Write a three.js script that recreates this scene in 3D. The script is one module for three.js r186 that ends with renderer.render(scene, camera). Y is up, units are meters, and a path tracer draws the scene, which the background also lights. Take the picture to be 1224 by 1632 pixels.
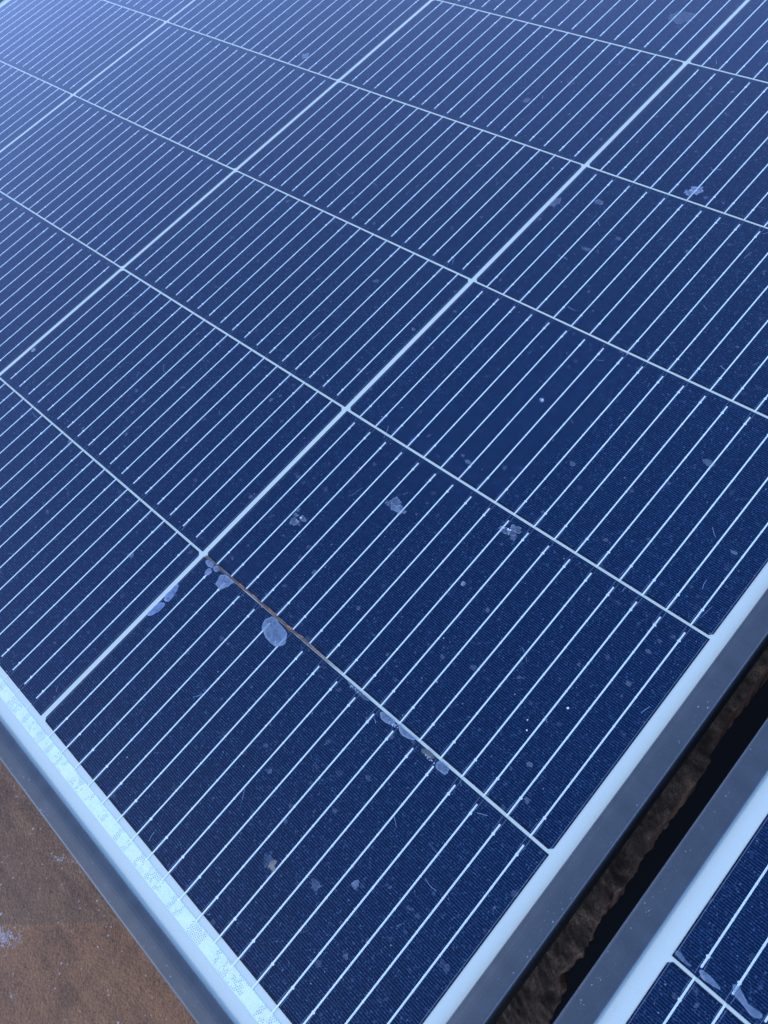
import * as THREE from 'three';
import { mergeGeometries } from 'three/addons/utils/BufferGeometryUtils.js';

// ---------------------------------------------------------------- camera, sky, sun, exposure
// Panel plane coordinates in millimetres: X runs across the strings (to the photo's upper left),
// Y runs along the strings (to the photo's upper right), H is height above the cell faces.
const CELL_Y = 0.060;                                     // height of the cell faces over the roof slab, metres
const V = (X, Y, H = 0) => new THREE.Vector3(-X / 1000, CELL_Y + H / 1000, -Y / 1000);

const scene = new THREE.Scene();
const camera = new THREE.PerspectiveCamera(65.25, 768 / 1024, 0.02, 400);
camera.position.copy(V(-31.97, 72.73, 281.98));
camera.up.set(-0.49903, 0.49287, -0.71277);
camera.lookAt(camera.position.clone().add(new THREE.Vector3(-0.48636, -0.84005, -0.24036)));
camera.focus = 0.345;
camera.userData.fStop = 36;

const SUN = new THREE.Vector3(-0.42, 0.70, 0.57).normalize();
function makeSky() {
  const w = 512, h = 256, d = new Float32Array(w * h * 4);
  const zen = [0.055, 0.17, 0.47], mid = [0.35, 0.61, 1.55], hor = [1.70, 2.45, 5.0];
  for (let j = 0; j < h; j++) {
    const el = ((j + 0.5) / h - 0.5) * Math.PI;
    for (let i = 0; i < w; i++) {
      const az = ((i + 0.5) / w - 0.5) * 2 * Math.PI;
      const dir = new THREE.Vector3(Math.cos(el) * Math.cos(az), Math.sin(el), Math.cos(el) * Math.sin(az));
      const s = Math.max(0, Math.sin(el));
      const a = Math.pow(1 - s, 1.6), b = Math.pow(1 - s, 3);
      const g = Math.pow(Math.max(0, dir.dot(SUN)), 10) * 0.30;
      for (let c = 0; c < 3; c++) {
        let v = zen[c] + (mid[c] - zen[c]) * a + (hor[c] - mid[c]) * b;
        v += g * [1.0, 1.0, 0.98][c];
        if (el < 0) v = [0.30, 0.29, 0.28][c];
        d[(j * w + i) * 4 + c] = v;
      }
      d[(j * w + i) * 4 + 3] = 1;
    }
  }
  const t = new THREE.DataTexture(d, w, h, THREE.RGBAFormat, THREE.FloatType);
  t.mapping = THREE.EquirectangularReflectionMapping;
  t.minFilter = t.magFilter = THREE.LinearFilter;
  t.needsUpdate = true;
  return t;
}
scene.background = makeSky();
scene.environment = scene.background;

const sun = new THREE.DirectionalLight(new THREE.Color().setRGB(1, 0.93, 0.82), 0.6);
sun.position.copy(SUN).multiplyScalar(5);
sun.castShadow = true;
sun.shadow.radius = 30;
sun.shadow.mapSize.set(2048, 2048);
Object.assign(sun.shadow.camera, { left: -1.5, right: 1.5, top: 1.5, bottom: -1.5, near: 0.1, far: 12 });
scene.add(sun, sun.target);

const renderer = new THREE.WebGLRenderer({ antialias: true });
renderer.toneMapping = THREE.LinearToneMapping;
renderer.toneMappingExposure = 1.6;
renderer.shadowMap.enabled = true;

// ---------------------------------------------------------------- helpers
function rng(seed) { let a = seed >>> 0; return () => { a = (a + 0x6D2B79F5) | 0; let t = Math.imul(a ^ (a >>> 15), 1 | a); t = (t + Math.imul(t ^ (t >>> 7), 61 | t)) ^ t; return ((t ^ (t >>> 14)) >>> 0) / 4294967296; }; }
function hash(x, y, s) { let n = Math.imul(x, 374761393) + Math.imul(y, 668265263) + Math.imul(s, 1442695041); n = Math.imul(n ^ (n >>> 13), 1274126177); return ((n ^ (n >>> 16)) >>> 0) / 4294967296; }
function noise(x, y, s = 0, wrap = 0) {                    // value noise, 0..1, optionally periodic
  const xi = Math.floor(x), yi = Math.floor(y), fx = x - xi, fy = y - yi;
  const m = (v) => wrap ? ((v % wrap) + wrap) % wrap : v;
  const u = fx * fx * (3 - 2 * fx), v = fy * fy * (3 - 2 * fy);
  const a = hash(m(xi), m(yi), s), b = hash(m(xi + 1), m(yi), s), c = hash(m(xi), m(yi + 1), s), d = hash(m(xi + 1), m(yi + 1), s);
  return a + (b - a) * u + (c - a) * v + (a - b - c + d) * u * v;
}
const fbm = (x, y, s, o = 4) => { let v = 0, a = 0.5, t = 0; for (let i = 0; i < o; i++) { v += a * noise(x, y, s + i); t += a; a *= 0.5; x *= 2.03; y *= 2.03; } return v / t; };
const toS = (v) => { v = Math.min(1, Math.max(0, v)); return Math.round(255 * (v <= 0.0031308 ? 12.92 * v : 1.055 * Math.pow(v, 1 / 2.4) - 0.055)); };
function dataTex(w, h, fill, srgb) {
  const d = new Uint8Array(w * h * 4), o = [0, 0, 0];
  for (let j = 0; j < h; j++) for (let i = 0; i < w; i++) {
    fill(i, j, o); const k = (j * w + i) * 4;
    for (let c = 0; c < 3; c++) d[k + c] = srgb ? toS(o[c]) : Math.round(255 * Math.min(1, Math.max(0, o[c])));
    d[k + 3] = 255;
  }
  const t = new THREE.DataTexture(d, w, h, THREE.RGBAFormat, THREE.UnsignedByteType);
  t.wrapS = t.wrapT = THREE.RepeatWrapping; t.magFilter = THREE.LinearFilter; t.minFilter = THREE.LinearMipmapLinearFilter; t.generateMipmaps = true; t.anisotropy = 8;
  if (srgb) t.colorSpace = THREE.SRGBColorSpace;
  t.needsUpdate = true; return t;
}
const used = {};
const numbered = (n) => { const k = (used[n] = (used[n] ?? -1) + 1); return k ? `${n}_${String(k).padStart(3, '0')}` : n; };
function mesh(name, geo, mat, parent) {
  const m = new THREE.Mesh(geo, mat); m.name = name; m.castShadow = m.receiveShadow = true; parent.add(m); return m;
}
function structure(name, geo, mat, label, category) {
  const m = mesh(numbered(name), geo, mat, scene); m.userData = { kind: 'structure', label, category }; return m;
}
const rgb = (r, g, b) => new THREE.Color().setRGB(r, g, b);
const std = (o) => new THREE.MeshStandardMaterial(o);
const phys = (o) => new THREE.MeshPhysicalMaterial(o);

// ---------------------------------------------------------------- the roof below the panels
const ROOF = -CELL_Y * 1000;                               // H of the slab's top
function roofTextures() {
  const N = 2048, S = 400;                                 // a 400 mm square of painted concrete
  const r = rng(77), dots = [];
  for (let k = 0; k < 2600; k++) dots.push([r() * S, r() * S, 0.12 + 0.46 * r() * r() * r(), r() < 0.66 ? 1 : -1, r()]);
  const grid = new Float32Array(N * N);
  for (const [x, y, rad, s, q] of dots) {
    const px = x / S * N, py = y / S * N, pr = rad / S * N + 1.2;
    for (let j = Math.floor(py - pr); j <= py + pr; j++) for (let i = Math.floor(px - pr); i <= px + pr; i++) {
      const dd = Math.hypot(i - px, (j - py) * (0.7 + 0.6 * q)); if (dd < pr) grid[((j + N) % N) * N + (i + N) % N] = s * (0.5 + 0.5 * q) * Math.min(1, (pr - dd));
    }
  }
  // flaked, chalky places (X, Y, radius across, radius along, strength), in roof millimetres
  const worn = [[161, -82, 12, 5.5, 1.0], [168, -47, 14, 2.6, 0.75], [155, -43, 7, 2, 0.6], [205, -46, 22, 9, 0.5], [140, -92, 4, 1.5, 0.7], [137, -62, 6, 2, 0.35], [300, -150, 30, 14, 0.8], [60, -170, 26, 12, 0.7]];
  const wear = new Float32Array(N * N);
  for (let j = 0; j < N; j++) for (let i = 0; i < N; i++) {
    const X = (i + 0.5) / N * S, Y = -(1 - (j + 0.5) / N) * S; let v = 0;
    for (const [a, b, ra, rb, q] of worn) {
      const dx = X - a, dy = Y - b, c = 0.83, s = 0.56, e = Math.hypot((dx * c - dy * s) / ra, (dx * s + dy * c) / rb);
      if (e < 1.5) v = Math.max(v, q * (1.5 - e));
    }
    if (v > 0) { const f = fbm(i / 14, j / 9, 31, 2) * 0.45 + 0.55 * noise(i / 2.6, j / 2.2, 8); v = Math.max(0, Math.min(1, (f - (1 - v * 0.50)) * 4)); }
    wear[j * N + i] = v;
  }
  const color = dataTex(N, N, (i, j, o) => {
    const X = (i + 0.5) / N * S, Y = -(1 - (j + 0.5) / N) * S;
    const a = noise(i / 256, j / 256, 1, 8), b = noise(i / 32, j / 32, 2, 64), c = noise(i / 4, j / 4, 3, 512), e = hash(i, j, 4);
    const m = 0.72 + 0.26 * a + 0.22 * (b - 0.5) + 0.42 * (c - 0.5) + 0.25 * (e - 0.5) + 0.3 * (noise(i / 90, j / 14, 17) - 0.5);
    // an older, greyer coat on the far side of a slanting lap in the paint
    const lap = Y - (-80 + (165 - X) * 0.95) + 3 * (b - 0.5);
    const grey = lap > 0 ? 0.55 : 0; const line = Math.abs(lap) < 1.1 ? 0.25 * c : 0;
    const P = [0.285, 0.125, 0.044], G = [0.190, 0.106, 0.048];
    for (let k = 0; k < 3; k++) {
      let v = (P[k] + (G[k] - P[k]) * grey) * (m + line);
      const w = wear[j * N + i]; v += ([0.46, 0.42, 0.38][k] - v) * w * 0.8;
      const g = grid[j * N + i]; v += g > 0 ? ([0.62, 0.54, 0.48][k] - v) * g * 0.85 : (v * 0.15 - v) * -g;
      o[k] = v;
    }
  }, true);
  const bump = dataTex(N, N, (i, j, o) => {
    const a = noise(i / 5, j / 5, 3, 0), b = noise(i / 11, j / 11, 12), c = noise(i / 40, j / 40, 13), g = grid[j * N + i];
    o[0] = o[1] = o[2] = 0.3 + 0.30 * noise(i / 2.6, j / 2.6, 15) + 0.16 * a + 0.10 * b + 0.12 * c + 0.15 * g;
  }, false);
  return { color, bump };
}
const roofTex = roofTextures();
const roofMat = std({ map: roofTex.color, bumpMap: roofTex.bump, bumpScale: 0.0005, roughness: 0.7 });
function slab(x0, x1, y0, y1, h0, h1) {                    // a box in panel millimetres with uv in 400 mm tiles
  const g = new THREE.BoxGeometry((x1 - x0) / 1000, (h1 - h0) / 1000, (y1 - y0) / 1000);
  const c = V((x0 + x1) / 2, (y0 + y1) / 2, (h0 + h1) / 2); g.translate(c.x, c.y, c.z);
  const p = g.attributes.position, n = g.attributes.normal, uv = g.attributes.uv;
  for (let i = 0; i < p.count; i++) {
    const X = -p.getX(i) * 1000, Y = -p.getZ(i) * 1000, H = p.getY(i) * 1000;
    if (Math.abs(n.getY(i)) > 0.5) uv.setXY(i, X / 400, 1 + Y / 400);
    else if (Math.abs(n.getX(i)) > 0.5) uv.setXY(i, H / 400, Y / 400);
    else uv.setXY(i, X / 400, H / 400);
  }
  return g;
}
structure('roof_slab', slab(-12, 2600, -2200, 2600, ROOF - 150, ROOF), roofMat, 'reddish brown painted concrete roof slab below the large panel', 'roof slab');
structure('roof_slab', slab(-2600, -230, -2200, 2600, ROOF - 150, ROOF), roofMat, 'brown painted concrete roof slab below the second panel', 'roof slab');
{
  const g = new THREE.PlaneGeometry(240, 240); g.rotateX(-Math.PI / 2); g.translate(0, -0.45, 0);
  structure('ground', g, std({ color: rgb(0.035, 0.030, 0.026), roughness: 0.95 }), 'dark ground far below the gap between the panels', 'ground');
}
// broken mortar edge of the slab, seen in the gap between the two panels
function ledge() {
  const pts = [[-420, -21], [-60, -22], [20, -25], [52, -26.2], [59, -24.4], [65, -20.6], [76, -22.2], [90, -20.0], [107, -20.7], [125, -19.4], [141, -19.5], [158, -20.3], [169, -17.8], [187, -16.2], [240, -18], [320, -20], [700, -19]];
  const edge = (Y) => { let k = 0; while (k < pts.length - 2 && pts[k + 1][0] < Y) k++; const [a, b] = pts[k], [c, d] = pts[k + 1]; return b + (d - b) * (Y - a) / (c - a); };
  const NY = 760, NA = 30, ND = 10, y0 = -130, y1 = 480, pos = [], uv = [], idx = [];
  for (let j = 0; j <= NY; j++) {
    const Y = y0 + (y1 - y0) * j / NY;
    const e = edge(Y) + 1.8 * (fbm(Y / 9, 3.3, 40, 3) - 0.5) + 1.0 * (noise(Y / 1.6, 1, 50) - 0.5);
    for (let i = 0; i <= NA + ND; i++) {
      let X, H;
      if (i <= NA) {
        const s = i / NA; X = 6 + (e - 6) * s;
        H = 1.6 + 1.0 * (fbm(X / 12 + 20, Y / 12, 60, 3) - 0.5) + 1.2 * (fbm(X / 1.0, Y / 1.0, 70, 2) - 0.5);
        const lip = (s - 0.72) / 0.28; if (lip > 0) H -= 1.6 * lip * lip * (0.2 + 1.2 * noise(Y / 6, 9, 81));
      } else {
        const s = (i - NA) / ND; X = e + 1.2 * s + 3 * s * (fbm(s * 9, Y / 4, 90, 3) - 0.35); H = -0.6 - 70 * s * s - 4 * s;
      }
      const p = V(X, Y, ROOF + H); pos.push(p.x, p.y, p.z); uv.push(X / 60, Y / 60);
    }
  }
  const W = NA + ND + 1;
  for (let j = 0; j < NY; j++) for (let i = 0; i < NA + ND; i++) { const a = j * W + i; idx.push(a, a + 1, a + W, a + 1, a + W + 1, a + W); }
  const g = new THREE.BufferGeometry();
  g.setAttribute('position', new THREE.Float32BufferAttribute(pos, 3)); g.setAttribute('uv', new THREE.Float32BufferAttribute(uv, 2));
  g.setIndex(idx); g.computeVertexNormals(); return g;
}
const mortarTex = dataTex(512, 512, (i, j, o) => {
  const a = noise(i / 4, j / 4, 5, 128), b = noise(i / 32, j / 32, 6, 16), e = hash(i, j, 9); const m = 0.25 + 1.5 * a * b + 0.35 * b + 0.3 * e + (e > 0.994 ? 1.6 : 0);
  o[0] = 0.38 * m; o[1] = 0.205 * m; o[2] = 0.10 * m;
}, true);
structure('mortar_ledge', ledge(), std({ map: mortarTex, roughness: 0.95, side: THREE.DoubleSide }), 'rough broken dark mortar edge in the gap between the panels', 'ledge');

// ---------------------------------------------------------------- solar panels
const CW = 182.2, CL = 90.95, PX = CW + 2.4, PY = 92.06, ROWS = 10, STR = 4;
const EDGE_R = 5.2, EDGE_L = 6.5, LIP = 8.6, END = 12.9;    // white margins beside the cells and width of the frame's lip
const X_CELLS = STR * CW + (STR - 1) * 2.4, Y_CELLS = (ROWS - 1) * PY + CL;
const BX0 = -EDGE_R - LIP, BX1 = X_CELLS + EDGE_L + LIP, BY0 = -END - LIP, BY1 = Y_CELLS + END + LIP;
const CX = (BX0 + BX1) / 2, CY = (BY0 + BY1) / 2, FRAME_BOTTOM = -38;
const GLASS_H = 1.0, LIP_H = 2.0;
const ribX = (i) => 7.75 + 9.8 * i;                         // 18 round ribbons on each cell
// panel-local position (metres) of a point in panel millimetres; the group stands at the frame's base centre
const L = (X, Y, H = 0) => new THREE.Vector3(-(X - CX) / 1000, (H - FRAME_BOTTOM) / 1000, -(Y - CY) / 1000);

function cellTexture(seed) {
  const W = 2048, H = 1024, r = rng(seed), spk = new Float32Array(W * H);
  const put = (x, y, rad, al) => {
    const R = Math.ceil(rad + 1), cx = Math.floor(x), cy = Math.floor(y);
    for (let j = -R; j <= R; j++) for (let i = -R; i <= R; i++) {
      const d = Math.hypot(cx + i - x, cy + j - y), v = al * Math.min(1, Math.max(0, rad - d + 0.5)); if (v <= 0) continue;
      const k = ((cy + j + H) % H) * W + (cx + i + W) % W; spk[k] = Math.max(spk[k], v);
    }
  };
  for (let k = 0; k < 21000; k++) put(r() * W, r() * H, 1.2 + 2.0 * r() * r(), 0.08 + 0.42 * r() * r() * r());
  for (let k = 0; k < 500; k++) put(r() * W, r() * H, 2 + 5 * r() * r(), 0.05 + 0.12 * r());
  const mmx = CW / W, mmy = CL / H;
  return dataTex(W, H, (i, j, o) => {
    const x = (i + 0.5) * mmx, y = (j + 0.5) * mmy;         // y = 0 at the chamfered end
    const n = 0.86 + 0.16 * noise(i / 90, j / 90, seed) + 0.22 * (noise(i / 5, j / 5, seed + 1) - 0.5);
    let f = 0;
    const ph = (y / 0.88) % 1; f = Math.max(0, 1 - Math.abs(ph - 0.5) / 0.26);
    f *= 0.55 + 0.75 * noise(i / 9, j / 3.5, seed + 2);
    const bx = Math.min(x, CW - x), by = Math.min(y, CL - y), border = Math.min(bx, by);
    let line = 0;
    if (border > 0.5 && border < 0.68 && bx < by) line = 0.55;
    if (border < 0.5) f = 0;
    // printed fork beside each ribbon, from its last pad to the cell's edge
    if (by < 7.2 && by > 0.35) {
      const q = ((x - 7.75) % 9.8 + 9.8) % 9.8, d = Math.min(q, 9.8 - q), arm = 0.30 + 0.45 * Math.min(1, (7.2 - by) / 3);
      if (Math.abs(d - arm) < 0.075) line = 0.5;
    }
    const s = spk[j * W + i];
    const B = [0.0002, 0.0036, 0.018], F = [0.015, 0.062, 0.172], S = [0.24, 0.44, 0.66], T = [0.34, 0.38, 0.46];
    for (let c = 0; c < 3; c++) { let v = B[c] * n + (F[c] - B[c]) * f; v += (T[c] - v) * line; v += (S[c] - v) * s; o[c] = v; }
  }, true);
}
const cellMats = [[11, 1, 0.95], [29, 0.93, 0.94], [11, 0.88, 0.90], [29, 1, 1]].map(([s, a, b], i, all) => phys({ map: (all[s] ??= cellTexture(s)), color: rgb(a, a, b), roughness: 0.6, specularIntensity: 0.1 }));
const ribbonMat = std({ color: rgb(0.92, 1.0, 0.86), metalness: 0.3, roughness: 0.4 });
const backMat = std({ color: rgb(0.72, 0.765, 0.60), roughness: 0.6 });
const frameMat = (() => {
  const bump = dataTex(512, 512, (i, j, o) => { o[0] = o[1] = o[2] = 0.5 * noise(i / 2, j / 2, 1, 256) + 0.5 * hash(i, j, 2); }, false);
  const tone = dataTex(512, 512, (i, j, o) => { const m = 0.85 + 0.2 * noise(i / 40, j / 40, 4) + 0.12 * noise(i / 3, j / 3, 5, 171) + (hash(i, j, 61) > 0.9994 ? 2.5 : 0); o[0] = 0.086 * m; o[1] = 0.094 * m; o[2] = 0.094 * m; }, true);
  return std({ map: tone, metalness: 0.35, roughness: 0.42, bumpMap: bump, bumpScale: 0.00002 });
})();
const glassMat = phys({ color: rgb(1, 1, 1), transmission: 1, thickness: 0, roughness: 0.05, ior: 1.44 });
const busMat = (() => {
  const W = 2048, H = 32, r = rng(5), zones = [];            // 362 mm of ribbon, with bands of pressed dimples
  let x = 0; while (x < 362) { const a = 1.5 + 6 * r(), b = 2 + 9 * r() * r(); zones.push([x + a, x + a + b, 0.35 + 0.65 * r()]); x += a + b; }
  const dim = (i, j) => {
    const X = i / W * 362, Y = j / H * 4.9, z = zones.find(([a, b]) => X > a && X < b); if (!z || Y < 0.3 || Y > 4.6) return 0;
    const row = Math.floor(Y / 0.70), fx = ((X / 0.82 + (row % 2) * 0.5) % 1 - 0.5) * 0.82, fy = (Y % 0.70) - 0.35, d = Math.hypot(fx, fy);
    const keep = noise(X / 0.9, Y / 1.2 + 7, 3); return keep > 0.85 - z[2] * 0.75 ? Math.min(1, Math.max(0, (0.27 - d) / 0.1)) : 0;
  };
  const color = dataTex(W, H, (i, j, o) => { const m = 0.92 + 0.14 * (noise(i / 3, j / 3, 4) - 0.5) + 0.12 * (noise(i / 30, j / 8, 6) - 0.5), k = 1 - 0.55 * dim(i, j); o[0] = 0.93 * m * k; o[1] = 1.06 * m * k; o[2] = 0.88 * m * k; }, true);
  const bump = dataTex(W, H, (i, j, o) => { o[0] = o[1] = o[2] = 0.8 - 0.8 * dim(i, j) + 0.2 * noise(i / 3, j / 3, 4); }, false);
  return std({ map: color, bumpMap: bump, bumpScale: 0.00012, metalness: 0.05, roughness: 0.45 });
})();

// one cell: 182 x 91 mm, two small chamfers at one long edge, 0.3 mm thick, centred, y up
const cellGeo = (() => {
  const a = CW / 2, b = CL / 2, c = 1.25, s = new THREE.Shape();
  s.moveTo(-a + c, -b); s.lineTo(a - c, -b); s.lineTo(a, -b + c); s.lineTo(a, b); s.lineTo(-a, b); s.lineTo(-a, -b + c); s.closePath();
  const g = new THREE.ExtrudeGeometry(s, { depth: 0.12, bevelEnabled: false });
  const p = g.attributes.position, uv = g.attributes.uv;
  for (let i = 0; i < p.count; i++) uv.setXY(i, p.getX(i) / CW + 0.5, p.getY(i) / CL + 0.5);
  g.rotateX(-Math.PI / 2); g.scale(0.001, 0.001, 0.001); return g;
})();
// a ribbon with its solder pads, along -z, x = 0; y measured from the cell's face; from, to in mm from the chamfered end
function ribbonGeo(from, to) {
  const parts = [], w = 0.29, t = 0.2, z = (Y) => -(Y - CL / 2);
  const prof = [[-w, -0.02], [-w, t * 0.45], [-w * 0.45, t], [w * 0.45, t], [w, t * 0.45], [w, -0.02]], pos = [], idx = [];
  for (const Y of [from, to]) for (const [x, y] of prof) pos.push(x, y, z(Y));
  for (let k = 0; k < 5; k++) idx.push(k, k + 1, k + 6, k + 1, k + 7, k + 6);
  idx.push(0, 2, 1, 0, 3, 2, 0, 4, 3, 0, 5, 4, 6, 7, 8, 6, 8, 9, 6, 9, 10, 6, 10, 11);
  const g = new THREE.BufferGeometry(); g.setAttribute('position', new THREE.Float32BufferAttribute(pos, 3)); g.setIndex(idx); parts.push(g.toNonIndexed());
  for (let k = 0; k < 7; k++) {
    const Y = 6.9 + 12.9 * k, end = k === 0 || k === 6, b = new THREE.CylinderGeometry(0.5, 0.55, 0.16, 8, 1); b.deleteAttribute('uv'); b.deleteAttribute('normal');
    b.scale(end ? 1.15 : 0.82, 1, end ? 0.9 : 0.7); b.translate(end ? 0.08 : 0, 0.08, z(Y)); parts.push(b.toNonIndexed());
  }
  const m = mergeGeometries(parts); m.computeVertexNormals(); m.scale(0.001, 0.001, 0.001); return m;
}
const ribbonPlain = ribbonGeo(-0.9, CL - 2.9), ribbonTail = ribbonGeo(-4.2, CL - 2.9);

function frameRail(a, b, outward, len, uvOff) {             // a mitred rail between two outer corners a, b ([X, Y]); outward is the inward normal
  // profile: [distance in from the outer face, H], from the lip over the glass round the outside and under
  const o = LIP_H, prof = [[LIP, GLASS_H - 0.1], [LIP, GLASS_H + 0.25], [LIP - 0.25, GLASS_H + 0.42], [LIP - 1.2, o - 0.42], [LIP - 2.4, o - 0.16], [LIP - 3.6, o - 0.03], [LIP - 4.8, o], [0.9, o], [0.45, o - 0.1], [0.15, o - 0.38], [0, o - 0.9], [0, FRAME_BOTTOM], [24, FRAME_BOTTOM], [24, FRAME_BOTTOM + 1.6], [1.8, FRAME_BOTTOM + 1.6], [1.8, -3.2], [LIP, -3.2]];
  const d = [(b[0] - a[0]) / len, (b[1] - a[1]) / len], pos = [], uv = [], idx = [];
  for (let k = 0; k < prof.length - 1; k++) {
    const base = pos.length / 3;
    for (const [p, H] of [prof[k], prof[k + 1]]) for (const e of [0, 1]) {
      const c = e ? b : a, s = e ? -1 : 1;                  // mitre: run in along the rail as far as in from the face
      const X = c[0] + outward[0] * p + d[0] * p * s, Y = c[1] + outward[1] * p + d[1] * p * s;
      const q = L(X, Y, H); pos.push(q.x, q.y, q.z); uv.push((e ? len - p : p) / 60 + uvOff, (p + H) / 60);
    }
    idx.push(base, base + 2, base + 1, base + 1, base + 2, base + 3);
  }
  const g = new THREE.BufferGeometry(); g.setAttribute('position', new THREE.Float32BufferAttribute(pos, 3)); g.setAttribute('uv', new THREE.Float32BufferAttribute(uv, 2)); g.setIndex(idx);
  g.computeVertexNormals();
  return g;
}
const box = (x0, x1, y0, y1, h0, h1) => {
  const g = new THREE.BoxGeometry((x1 - x0) / 1000, (h1 - h0) / 1000, (y1 - y0) / 1000), c = L((x0 + x1) / 2, (y0 + y1) / 2, (h0 + h1) / 2);
  g.translate(c.x, c.y, c.z); return g;
};
const grimeMat = std({ color: 0xffffff, vertexColors: true, transparent: true, roughness: 0.8, side: THREE.DoubleSide });
const bubbleMat = std({ color: 0xffffff, vertexColors: true, transparent: true, roughness: 0.45, side: THREE.DoubleSide });

// an uneven patch from an outline in panel millimetres: rings from the middle to the rim, each vertex with its own opacity
function patch(outline, { h, rise = 0.05, col, mid = 0.25, rim = 0.4, ragged = 0.12, seed = 1, rings = 7, per = 4, blot = 0.5 }) {
  const r = rng(seed), cx = outline.reduce((s, p) => s + p[0], 0) / outline.length, cy = outline.reduce((s, p) => s + p[1], 0) / outline.length;
  const curve = new THREE.CatmullRomCurve3(outline.map(([x, y]) => new THREE.Vector3(x, y, 0)), true, 'centripetal');
  const n = outline.length * per, ring = curve.getSpacedPoints(n).slice(0, n), pos = [], colr = [], idx = [];
  const wob = ring.map((p, i) => 1 + ragged * 2 * (noise(i / 1.7 + seed * 13, seed, 5) - 0.5));
  const R = [0.12, 0.3, 0.5, 0.68, 0.82, 0.9, 0.955, 1.0].slice(-Math.max(4, rings) - 1);
  const push = (x, y, f, al) => { const q = L(x, y, h + rise * (1 - f * f)); pos.push(q.x, q.y, q.z); const v = 0.9 + 0.2 * r(); colr.push(col[0] * v, col[1] * v, col[2] * v, Math.min(1, Math.max(0, al))); };
  push(cx, cy, 0, mid);
  R.forEach((f) => ring.forEach((p, i) => {
    const g = f * (1 + (wob[i] - 1) * f), x = cx + (p.x - cx) * g, y = cy + (p.y - cy) * g, b = fbm(x * 0.9 + seed, y * 0.9, seed + 3, 3);
    const al = (mid + (rim - mid) * Math.max(0, (f - 0.75) / 0.2)) * (1 - blot + 2 * blot * b);
    push(x, y, f, f > 0.99 ? al * 0.25 : al);
  }));
  for (let i = 0; i < n; i++) { const j = (i + 1) % n; idx.push(0, 1 + i, 1 + j); for (let k = 0; k < R.length - 1; k++) { const a = 1 + k * n; idx.push(a + i, a + n + i, a + j, a + j, a + n + i, a + n + j); } }
  const g = new THREE.BufferGeometry(); g.setAttribute('position', new THREE.Float32BufferAttribute(pos, 3)); g.setAttribute('color', new THREE.Float32BufferAttribute(colr, 4)); g.setIndex(idx); g.computeVertexNormals(); return g;
}
const blob = (x, y, rx, ry, seed, n = 9, rough = 0.3) => { const r = rng(seed * 7 + 1), o = []; for (let i = 0; i < n; i++) { const a = i / n * 2 * Math.PI, k = 1 - rough / 2 + rough * r(); o.push([x + Math.cos(a) * rx * k, y + Math.sin(a) * ry * k]); } return o; };

function dustGeo(seed, area, list) {                         // list: [count, smallest, largest radius, least, most opacity, H]
  const r = rng(seed), pos = [], col = [], idx = [];
  for (const [count, r0, r1, a0, a1, H] of list) for (let k = 0; k < count; k++) {
    const X = area[0] + (area[1] - area[0]) * r(), Y = area[2] + (area[3] - area[2]) * r(), q = r(), R = r0 + (r1 - r0) * q * q * q, al = a0 + (a1 - a0) * r() * r(), n = R > 0.4 ? 9 : 6, b = pos.length / 3, turn = r() * 6.3, el = 0.55 + 0.45 * r();
    const put = (x, y, a) => { const p = L(x, y, H); pos.push(p.x, p.y, p.z); col.push(0.62, 0.66, 0.70, a); };
    put(X, Y, al);
    for (let i = 0; i < n; i++) { const a = i / n * 6.2832, k2 = R * (0.7 + 0.6 * r()), dx = Math.cos(a) * k2, dy = Math.sin(a) * k2 * el; put(X + dx * Math.cos(turn) - dy * Math.sin(turn), Y + dx * Math.sin(turn) + dy * Math.cos(turn), al * (R > 0.4 ? 0.9 : 0.7)); }
    for (let i = 0; i < n; i++) idx.push(b, b + 1 + i, b + 1 + (i + 1) % n);
  }
  const g = new THREE.BufferGeometry(); g.setAttribute('position', new THREE.Float32BufferAttribute(pos, 3)); g.setAttribute('color', new THREE.Float32BufferAttribute(col, 4)); g.setIndex(idx); g.computeVertexNormals(); return g;
}

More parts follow.
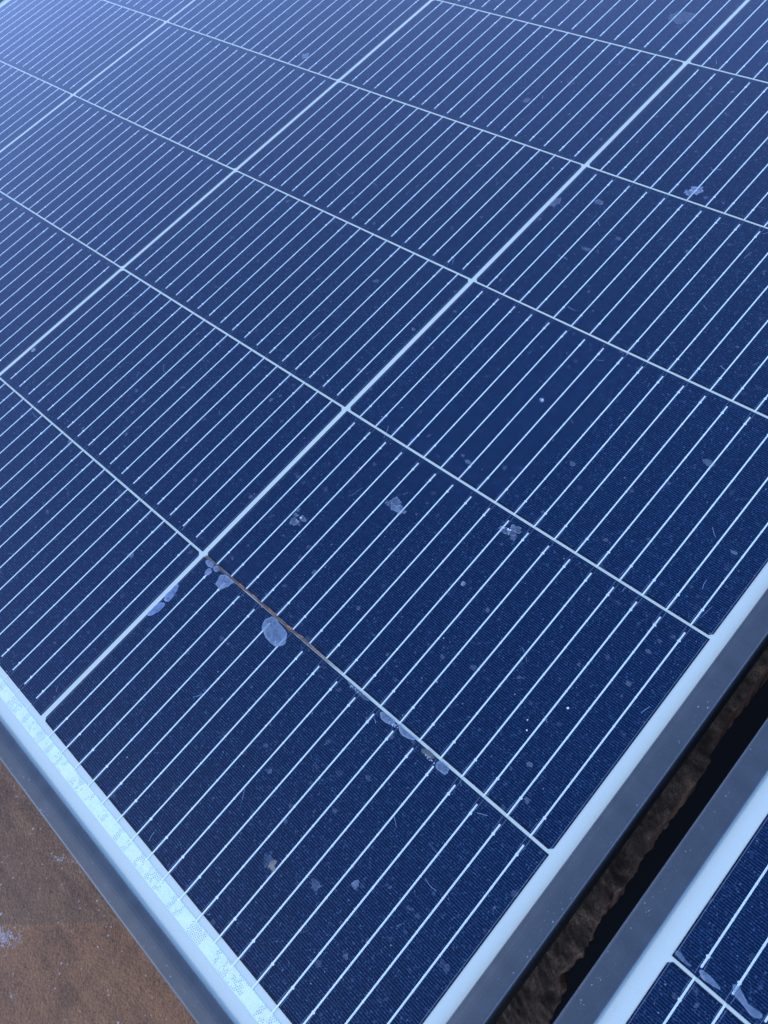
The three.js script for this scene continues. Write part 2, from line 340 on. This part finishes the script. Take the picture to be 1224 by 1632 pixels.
function makePanel(dx, label, single, seed) {               // single(string, row): whether the cell's ribbons are meshes of their own
  const t = new THREE.Group(); t.name = numbered('solar_panel');
  t.position.copy(V(CX + dx, CY, FRAME_BOTTOM));
  t.userData = { label, category: 'solar panel', group: 'solar panels side by side on the roof' };
  scene.add(t);
  const sheet = mesh('backsheet', box(-EDGE_R - 2, X_CELLS + EDGE_L + 2, -END - 2, Y_CELLS + END + 2, -2.6, -0.14), backMat, t);
  sheet.userData.label = 'white backsheet showing between and around the cells';
  const rest = [], r = rng(seed);
  for (let s = 0; s < STR; s++) for (let k = 0; k < ROWS; k++) {
    const c = mesh('solar_cell', cellGeo, cellMats[(s * 3 + k * 5 + (k >> 1) + s * k) % 4], t), flip = s % 2 === 1;
    c.position.copy(L(s * PX + CW / 2 + 0.16 * (r() - 0.5), k * PY + CL / 2 + 0.1 * (r() - 0.5), -0.12));
    c.rotation.y = (flip ? Math.PI : 0) + 0.0012 * (r() - 0.5);
    const geo = !flip && k === 0 || flip && k === ROWS - 1 ? ribbonTail : ribbonPlain;
    for (let i = 0; i < 18; i++) {
      const x = CW / 2 - ribX(i) + 0.12 * (r() - 0.5), turn = 0.0022 * (r() - 0.5);
      if (single(s, k)) { const b = mesh('busbar_ribbon', geo, ribbonMat, c); b.position.set(x / 1000, 0.00012, 0); b.rotation.y = turn; }
      else { c.updateMatrix(); const g = geo.clone(); g.applyMatrix4(new THREE.Matrix4().makeRotationY(turn).setPosition(x / 1000, 0.00012, 0).premultiply(c.matrix)); rest.push(g); }
    }
  }
  const m = mesh('busbar_ribbon', mergeGeometries(rest), ribbonMat, t); m.userData.kind = 'stuff';
  // flat tinned ribbons that join neighbouring strings at the panel's two ends
  for (const [x0, x1, top] of [[3, X_CELLS / 2 - 4, 0], [X_CELLS / 2 + 4, X_CELLS - 3, 0], [PX + 3, PX * 3 - 5, 1]]) {
    const y = top ? Y_CELLS + 2.65 : -7.5, g = box(x0, x1, y, y + 4.85, -0.2, 0.09), p = g.attributes.position, uv = g.attributes.uv, o = L(x1, y);
    for (let i = 0; i < p.count; i++) uv.setXY(i, (p.getX(i) - o.x) * 1000 / 362, (o.z - p.getZ(i)) * 1000 / 4.9);
    const b = mesh('collector_ribbon', g, busMat, t);
    if (!top) for (let i = 0; i < 18; i++) {                 // wires that come out from under the flipped string's cells
      const s = x0 < 100 ? 1 : 3, X = s * PX + CW - ribX(i) + 0.3 * (r() - 0.5);
      mesh('wire', box(X - 0.14, X + 0.14, -4, 0.2, -0.16, 0.05), ribbonMat, b);
    }
  }
  // frame: four mitred rails
  const c = [[BX0, BY0], [BX1, BY0], [BX1, BY1], [BX0, BY1]];
  [[0, 1, [0, 1]], [1, 2, [-1, 0]], [2, 3, [0, -1]], [3, 0, [1, 0]]].forEach(([i, j, n], k) => mesh('frame_rail', frameRail(c[i], c[j], n, Math.hypot(c[i][0] - c[j][0], c[i][1] - c[j][1]), k * 0.37 + seed * 0.11), frameMat, t));
  const gp = new THREE.PlaneGeometry((BX1 - BX0 - 2 * LIP + 3) / 1000, (BY1 - BY0 - 2 * LIP + 3) / 1000); gp.rotateX(-Math.PI / 2); gp.translate(0, (GLASS_H - FRAME_BOTTOM) / 1000, 0);
  mesh('glass_pane', gp, glassMat, t);
  return t;
}
const near = makePanel(0, 'large dark blue solar panel with a scorched crack filling most of the picture', (s, k) => (s < 2 && k < 6) || (s === 2 && k > 0 && k < 5), 3);
const other = makePanel(-779.4, 'neighbouring solar panel cut off at the lower right corner beyond the gap', (s, k) => s === 3 && k < 3, 9);

// ---------------------------------------------------------------- damage and grime on the large panel
const PALE = [0.30, 0.39, 0.47], STAIN = [0.46, 0.54, 0.60];
function bubble(panel, outline, o = {}, label) { const m = mesh('delamination_bubble', patch(outline, { h: 0.28, rise: 0.35, col: PALE, mid: 0.48, rim: 0.68, ragged: 0.12, blot: 0.4, seed: outline.length + Math.round(outline[0][0]), ...o }), bubbleMat, panel); if (label) m.userData.label = label; return m; }
function stain(panel, outline, o = {}, label) { const m = mesh('dried_stain', patch(outline, { h: GLASS_H + 0.06, rise: 0.04, col: STAIN, mid: 0.16, rim: 0.32, ragged: 0.3, blot: 0.8, seed: Math.round(outline[0][0] * 3 + outline[0][1]), ...o }), grimeMat, panel); if (label) m.userData.label = label; return m; }
bubble(near, [[136.5, 90.5], [134.7, 91.0], [131.2, 90.4], [125.5, 89.0], [123.5, 85.7], [124.1, 83.6], [126.1, 82.5], [129.1, 82.2], [134.1, 83.3], [136.5, 84.7], [137.7, 87.1], [137.5, 89.1]], { mid: 0.50, rim: 0.72, blot: 0.45, ragged: 0.04 }, 'large pale oval bubble below the scorched crack');
bubble(near, [[169.4, 89.8], [166.5, 91.0], [161.5, 91.1], [161.9, 88.7], [162.8, 86.3], [164.2, 84.8], [167.5, 85.4], [168.6, 87.7]], { col: [0.36, 0.43, 0.52], blot: 0.5, ragged: 0.14 }, 'greyish ragged bubble at the scorched end of the crack');
bubble(near, blob(177.1, 90.2, 2.5, 1.4, 3), { col: [0.36, 0.43, 0.55] }); bubble(near, blob(172.8, 90.3, 2.0, 1.3, 4), { col: [0.36, 0.42, 0.52] }); bubble(near, blob(174.5, 87.2, 1.4, 1.8, 5), { col: [0.34, 0.40, 0.50] });
bubble(near, [[182.1, 74.8], [180.2, 74.2], [178.9, 71.1], [178.6, 67.8], [181.0, 65.9], [182.2, 68.2], [182.1, 72.0]], { col: [0.36, 0.46, 0.66], ragged: 0.12 }, 'pale half-moon bubble against the white string gap');
bubble(near, [[180.6, 65.3], [178.7, 64.8], [178.7, 61.8], [179.5, 58.9], [182.0, 56.8], [182.2, 60.3], [182.0, 63.6]], { col: [0.36, 0.46, 0.68], ragged: 0.1 });
bubble(near, [[74.8, 90.4], [72.5, 91.1], [68.4, 91.1], [67.6, 90.0], [69.5, 88.6], [72.4, 88.2]], { ragged: 0.12 }, 'pale bubble hanging below the middle of the crack');
bubble(near, [[66.3, 91.1], [62.7, 91.1], [58.0, 91.0], [60.3, 89.4], [64.0, 89.0]], { ragged: 0.12 });
bubble(near, blob(44.3, 89.6, 2.7, 1.7, 9, 10, 0.08), {}, 'small round pale bubble at the right end of the crack');
bubble(near, blob(51.2, 89.9, 3.0, 1.3, 12, 9, 0.35), { col: [0.17, 0.17, 0.14], mid: 0.75, rim: 0.5, blot: 0.4 }, 'small murky olive bubble below the crack');
bubble(near, [[93.5, 91.1], [88.0, 91.2], [80.5, 91.1], [82.5, 89.9], [90, 89.8]], { mid: 0.22, rim: 0.3, ragged: 0.25, blot: 0.6 });
bubble(other, [[735.9, 93.9], [734.7, 94.4], [732.3, 93.8], [730.0, 93.4], [732.8, 92.8], [735.1, 93.1]], { mid: 0.35, rim: 0.45 });
bubble(other, [[728.6, 94.2], [726.2, 94.8], [723.5, 94.6], [721.2, 93.7], [724.1, 93.0], [726.8, 92.9]], { mid: 0.5 }, 'long pale bubble beside the cell gap');
bubble(other, [[718.8, 98.1], [716.8, 97.0], [715.3, 95.9], [712.2, 96.0], [709.6, 96.1], [709.5, 95.0], [712.2, 94.0], [715.5, 94.6], [718.9, 95.6]], { mid: 0.5 });

// the scorched, bubbled line where cells meet between the first two rows
{
  const r = rng(21), n = 420, pos = [], col = [], idx = [];
  for (let i = 0; i <= n; i++) {
    const X = 181.5 - 110 * i / n, s = i / n, y = 91.6 + 0.45 * (noise(X / 7, 1, 3) - 0.5) - (s < 0.25 ? 0.12 : 0), w = (0.66 + 0.46 * (noise(X / 2.3, 4, 6) - 0.4)) * (s > 0.70 ? 0.6 : 1);
    const a = s < 0.12 ? 1 : s > 0.62 ? Math.max(0, 1 - (s - 0.62) / 0.16) : 1;
    let c = s < 0.16 ? [0.040, 0.022, 0.014] : s < 0.52 ? [0.125, 0.055, 0.026] : [0.105, 0.066, 0.042];
    const cop = noise(X / 3.1, 8, 9), m = 0.7 + 0.7 * r();
    for (const [k, h] of [[-1, 0.1], [-0.35, 0.34], [0.4, 0.30], [1, 0.1]]) {
      const q = L(X, y + k * w, h); pos.push(q.x, q.y, q.z);
      const lit = k > 0 && cop > 0.52 && s < 0.7 ? 2.8 + 3 * (cop - 0.5) : 1; const e = Math.abs(k) === 1 ? 0.55 : 1;
      col.push(c[0] * m * lit, c[1] * m * lit * 0.94, c[2] * m * lit * 0.9, a * e * (0.75 + 0.25 * r()));
    }
    if (i < n) for (let k = 0; k < 3; k++) { const b = i * 4 + k; idx.push(b, b + 1, b + 4, b + 1, b + 5, b + 4); }
  }
  const g = new THREE.BufferGeometry(); g.setAttribute('position', new THREE.Float32BufferAttribute(pos, 3)); g.setAttribute('color', new THREE.Float32BufferAttribute(col, 4)); g.setIndex(idx); g.computeVertexNormals();
  mesh('burn_mark', g, bubbleMat, near).userData.label = 'brown scorched line burnt along the joint of two cells';
}
// beads of gas and chips beside the crack
{
  const r = rng(99), gs = [];
  for (const [cx, cy, sx, sy, n] of [[67.3, 89.7, 2.6, 1.0, 26], [143.5, 91.0, 1.6, 0.5, 7], [88, 90.3, 4, 0.7, 18], [49.5, 88.9, 3, 0.7, 12], [126, 83.6, 2, 0.9, 8]]) for (let k = 0; k < n; k++) {
    const b = new THREE.SphereGeometry(0.08 + 0.2 * r() * r(), 6, 4), q = L(cx + sx * (r() + r() - 1), cy + sy * (r() + r() - 1), 0.5); b.scale(1, 0.4, 1); b.scale(0.001, 0.001, 0.001); b.translate(q.x, q.y, q.z); gs.push(b);
  }
  const m = mesh('gas_bead', mergeGeometries(gs), std({ color: rgb(0.72, 0.76, 0.82), roughness: 0.3 }), near); m.userData.kind = 'stuff';
}
// dried droplets and splashes on the glass
const lobes = (list, o, label) => list.forEach(([x, y, rx, ry], i) => stain(near, blob(x, y, rx, ry, Math.round(x * 7 + y * 3 + i), 10, 0.45), o, i ? undefined : label));
lobes([[129.5, 159.8, 2.6, 1.9], [125.6, 157.7, 2.3, 1.7], [132.0, 157.4, 1.4, 1.0], [128.0, 157.2, 2.2, 1.2]], { mid: 0.20, rim: 0.42 }, 'pale lobed dried splash in the middle of the large panel');
lobes([[160.4, 126.8, 2.2, 1.7], [158.0, 127.4, 1.4, 0.8], [157.8, 130.0, 1.8, 1.0], [161.8, 129.6, 1.2, 0.7], [163, 132, 1.0, 0.9]], { mid: 0.18, rim: 0.38 }, 'ragged dried splash with a white fleck');
lobes([[81.0, 178.4, 2.4, 1.6], [81.4, 176.0, 1.6, 1.4], [79.3, 174.9, 0.9, 1.3], [84.5, 175.6, 2.3, 1.5]], { mid: 0.17, rim: 0.36 }, 'ragged dried splash close below a cell gap');
lobes([[124.6, 374.4, 3.0, 2.8], [126.6, 371.6, 2.2, 2.4]], { mid: 0.34, rim: 0.55 }, 'pale dried splash touching a cell gap near the right edge');
const spots = [[82.8, 147.7, 1.0, 0.9, 0.45], [110.8, 234.7, 1.4, 1.1, 0.55], [117.4, 192.2, 1.5, 0.9, 0.28], [121, 193.5, 0.9, 0.7, 0.15], [210.9, 70.4, 1.5, 1.3, 0.28], [160.6, 347.2, 2.2, 1.5, 0.22], [138.2, 330.4, 1.6, 1.0, 0.15], [42.0, 42.3, 1.1, 1.5, 0.32], [52.3, 33.2, 1.8, 1.5, 0.14], [408.5, 377.1, 2.8, 2.6, 0.4], [243.6, 397.5, 1.6, 2.2, 0.25], [38.2, 244.7, 2.4, 1.4, 0.18], [10.7, 216.3, 1.2, 0.7, 0.3], [363.3, 114.7, 1.1, 1.2, 0.7], [81.0, 215.2, 1.4, 1.0, 0.2], [208, 493, 8, 5, 0.16], [179.9, 337.5, 2.2, 3.2, 0.2], [225.7, 250.4, 1.6, 1.2, 0.15], [23.3, 132.9, 0.5, 0.4, 0.8], [21.6, 109.4, 1.1, 0.8, 0.22], [13.6, 166.4, 1.3, 0.7, 0.16], [118, 372, 1, 0.8, 0.2], [146, 318, 1.8, 1.2, 0.2], [230, 420, 2.4, 1.6, 0.12], [300, 350, 2, 1.4, 0.16], [260, 205, 1.3, 0.9, 0.2], [187, 236, 1.2, 0.8, 0.2], [330, 165, 1.4, 1.0, 0.2], [290, 90, 1.5, 1.1, 0.18], [62, 70, 1.2, 0.8, 0.14], [92, 48, 1.0, 0.9, 0.2], [105, 60, 0.8, 0.6, 0.2], [30, 25, 0.9, 0.7, 0.2], [70, 120, 1.0, 0.8, 0.14]];
spots.forEach(([x, y, rx, ry, a], i) => stain(near, blob(x, y, rx, ry, i * 5 + 2, 8, 0.4), { mid: a * 0.8, rim: a * 1.2, blot: 0.5 }));
lobes([[67.4, 26.7, 1.3, 1.2], [68.6, 27.6, 1.0, 1.8]], { col: [0.40, 0.34, 0.22], mid: 0.5, rim: 0.12, blot: 0.6 }, 'small tan splat on a ribbon near the lower end');
lobes([[70.5, 27.0, 2.4, 1.8]], { mid: 0.10, rim: 0.05 });
for (const [X, Y, R] of [[159.0, 129.9, 0.42], [82.6, 176.7, 0.35], [83.5, 176.5, 0.42], [110.6, 234.8, 0.4], [23.2, 133.0, 0.35], [29.5, 118, 0.3], [31.5, 121, 0.25]]) {
  const g = new THREE.SphereGeometry(R, 9, 6); g.scale(0.001, 0.0004, 0.001); const q = L(X, Y, GLASS_H + 0.1); g.translate(q.x, q.y, q.z);
  mesh('grit_fleck', g, std({ color: rgb(0.75, 0.76, 0.74), roughness: 0.7 }), near);
}
// dust on the glass and a few fibres
for (const [p, s] of [[near, 41], [other, 43]]) {
  const m = mesh('dust', dustGeo(s, [-5, X_CELLS + 6, -12, Y_CELLS + 12], [[26000, 0.10, 0.30, 0.10, 0.75, GLASS_H + 0.03], [9000, 0.3, 1.3, 0.03, 0.14, GLASS_H + 0.02], [160, 0.2, 0.4, 0.6, 0.95, GLASS_H + 0.04]]), grimeMat, p); m.userData.kind = 'stuff';
  const rails = [dustGeo(s + 1, [BX0 + 1, BX0 + LIP - 4, BY0, BY1], [[420, 0.08, 0.28, 0.3, 0.9, LIP_H + 0.03]]), dustGeo(s + 2, [BX0, BX1, BY0 + 1, BY0 + LIP - 4], [[420, 0.08, 0.28, 0.3, 0.9, LIP_H + 0.03]]), dustGeo(s + 3, [BX1 - LIP + 4, BX1 - 1, BY0, BY1], [[420, 0.08, 0.28, 0.3, 0.9, LIP_H + 0.03]])];
  const d = mesh('dust', mergeGeometries(rails), grimeMat, p); d.userData.kind = 'stuff';
}
{
  const r = rng(123), gs = [];
  for (let k = 0; k < 130; k++) {
    const X = r() * 560, Y = r() * 520, a = r() * 6.3, len = 0.8 + 2.6 * r(), c = [0, 1, 2].map((i) => L(X + Math.cos(a + i * 0.35 * (r() - 0.5)) * len * (i - 1), Y + Math.sin(a + i * 0.35 * (r() - 0.5)) * len * (i - 1), GLASS_H + 0.08));
    gs.push(new THREE.TubeGeometry(new THREE.CatmullRomCurve3(c), 6, 0.00003 + 0.00004 * r(), 4));
  }
  const m = mesh('lint_fibre', mergeGeometries(gs), std({ color: rgb(0.30, 0.36, 0.48), roughness: 0.9 }), near); m.userData.kind = 'stuff';
}

// ---------------------------------------------------------------- rails that carry the panels over the slab
for (const [Y, place] of [[300, 'nearer'], [760, 'farther']]) {
  const g = new THREE.BoxGeometry(1.62, 0.0216, 0.04), m = mesh(numbered('mounting_rail'), g, std({ color: rgb(0.5, 0.5, 0.5), metalness: 0.8, roughness: 0.45 }), scene);
  m.position.copy(V(-20, Y, (ROOF + FRAME_BOTTOM) / 2));
  m.userData = { label: `aluminium mounting rail under both solar panels, ${place} of the two`, category: 'rail', group: 'rails under the panels' };
}

renderer.render(scene, camera);
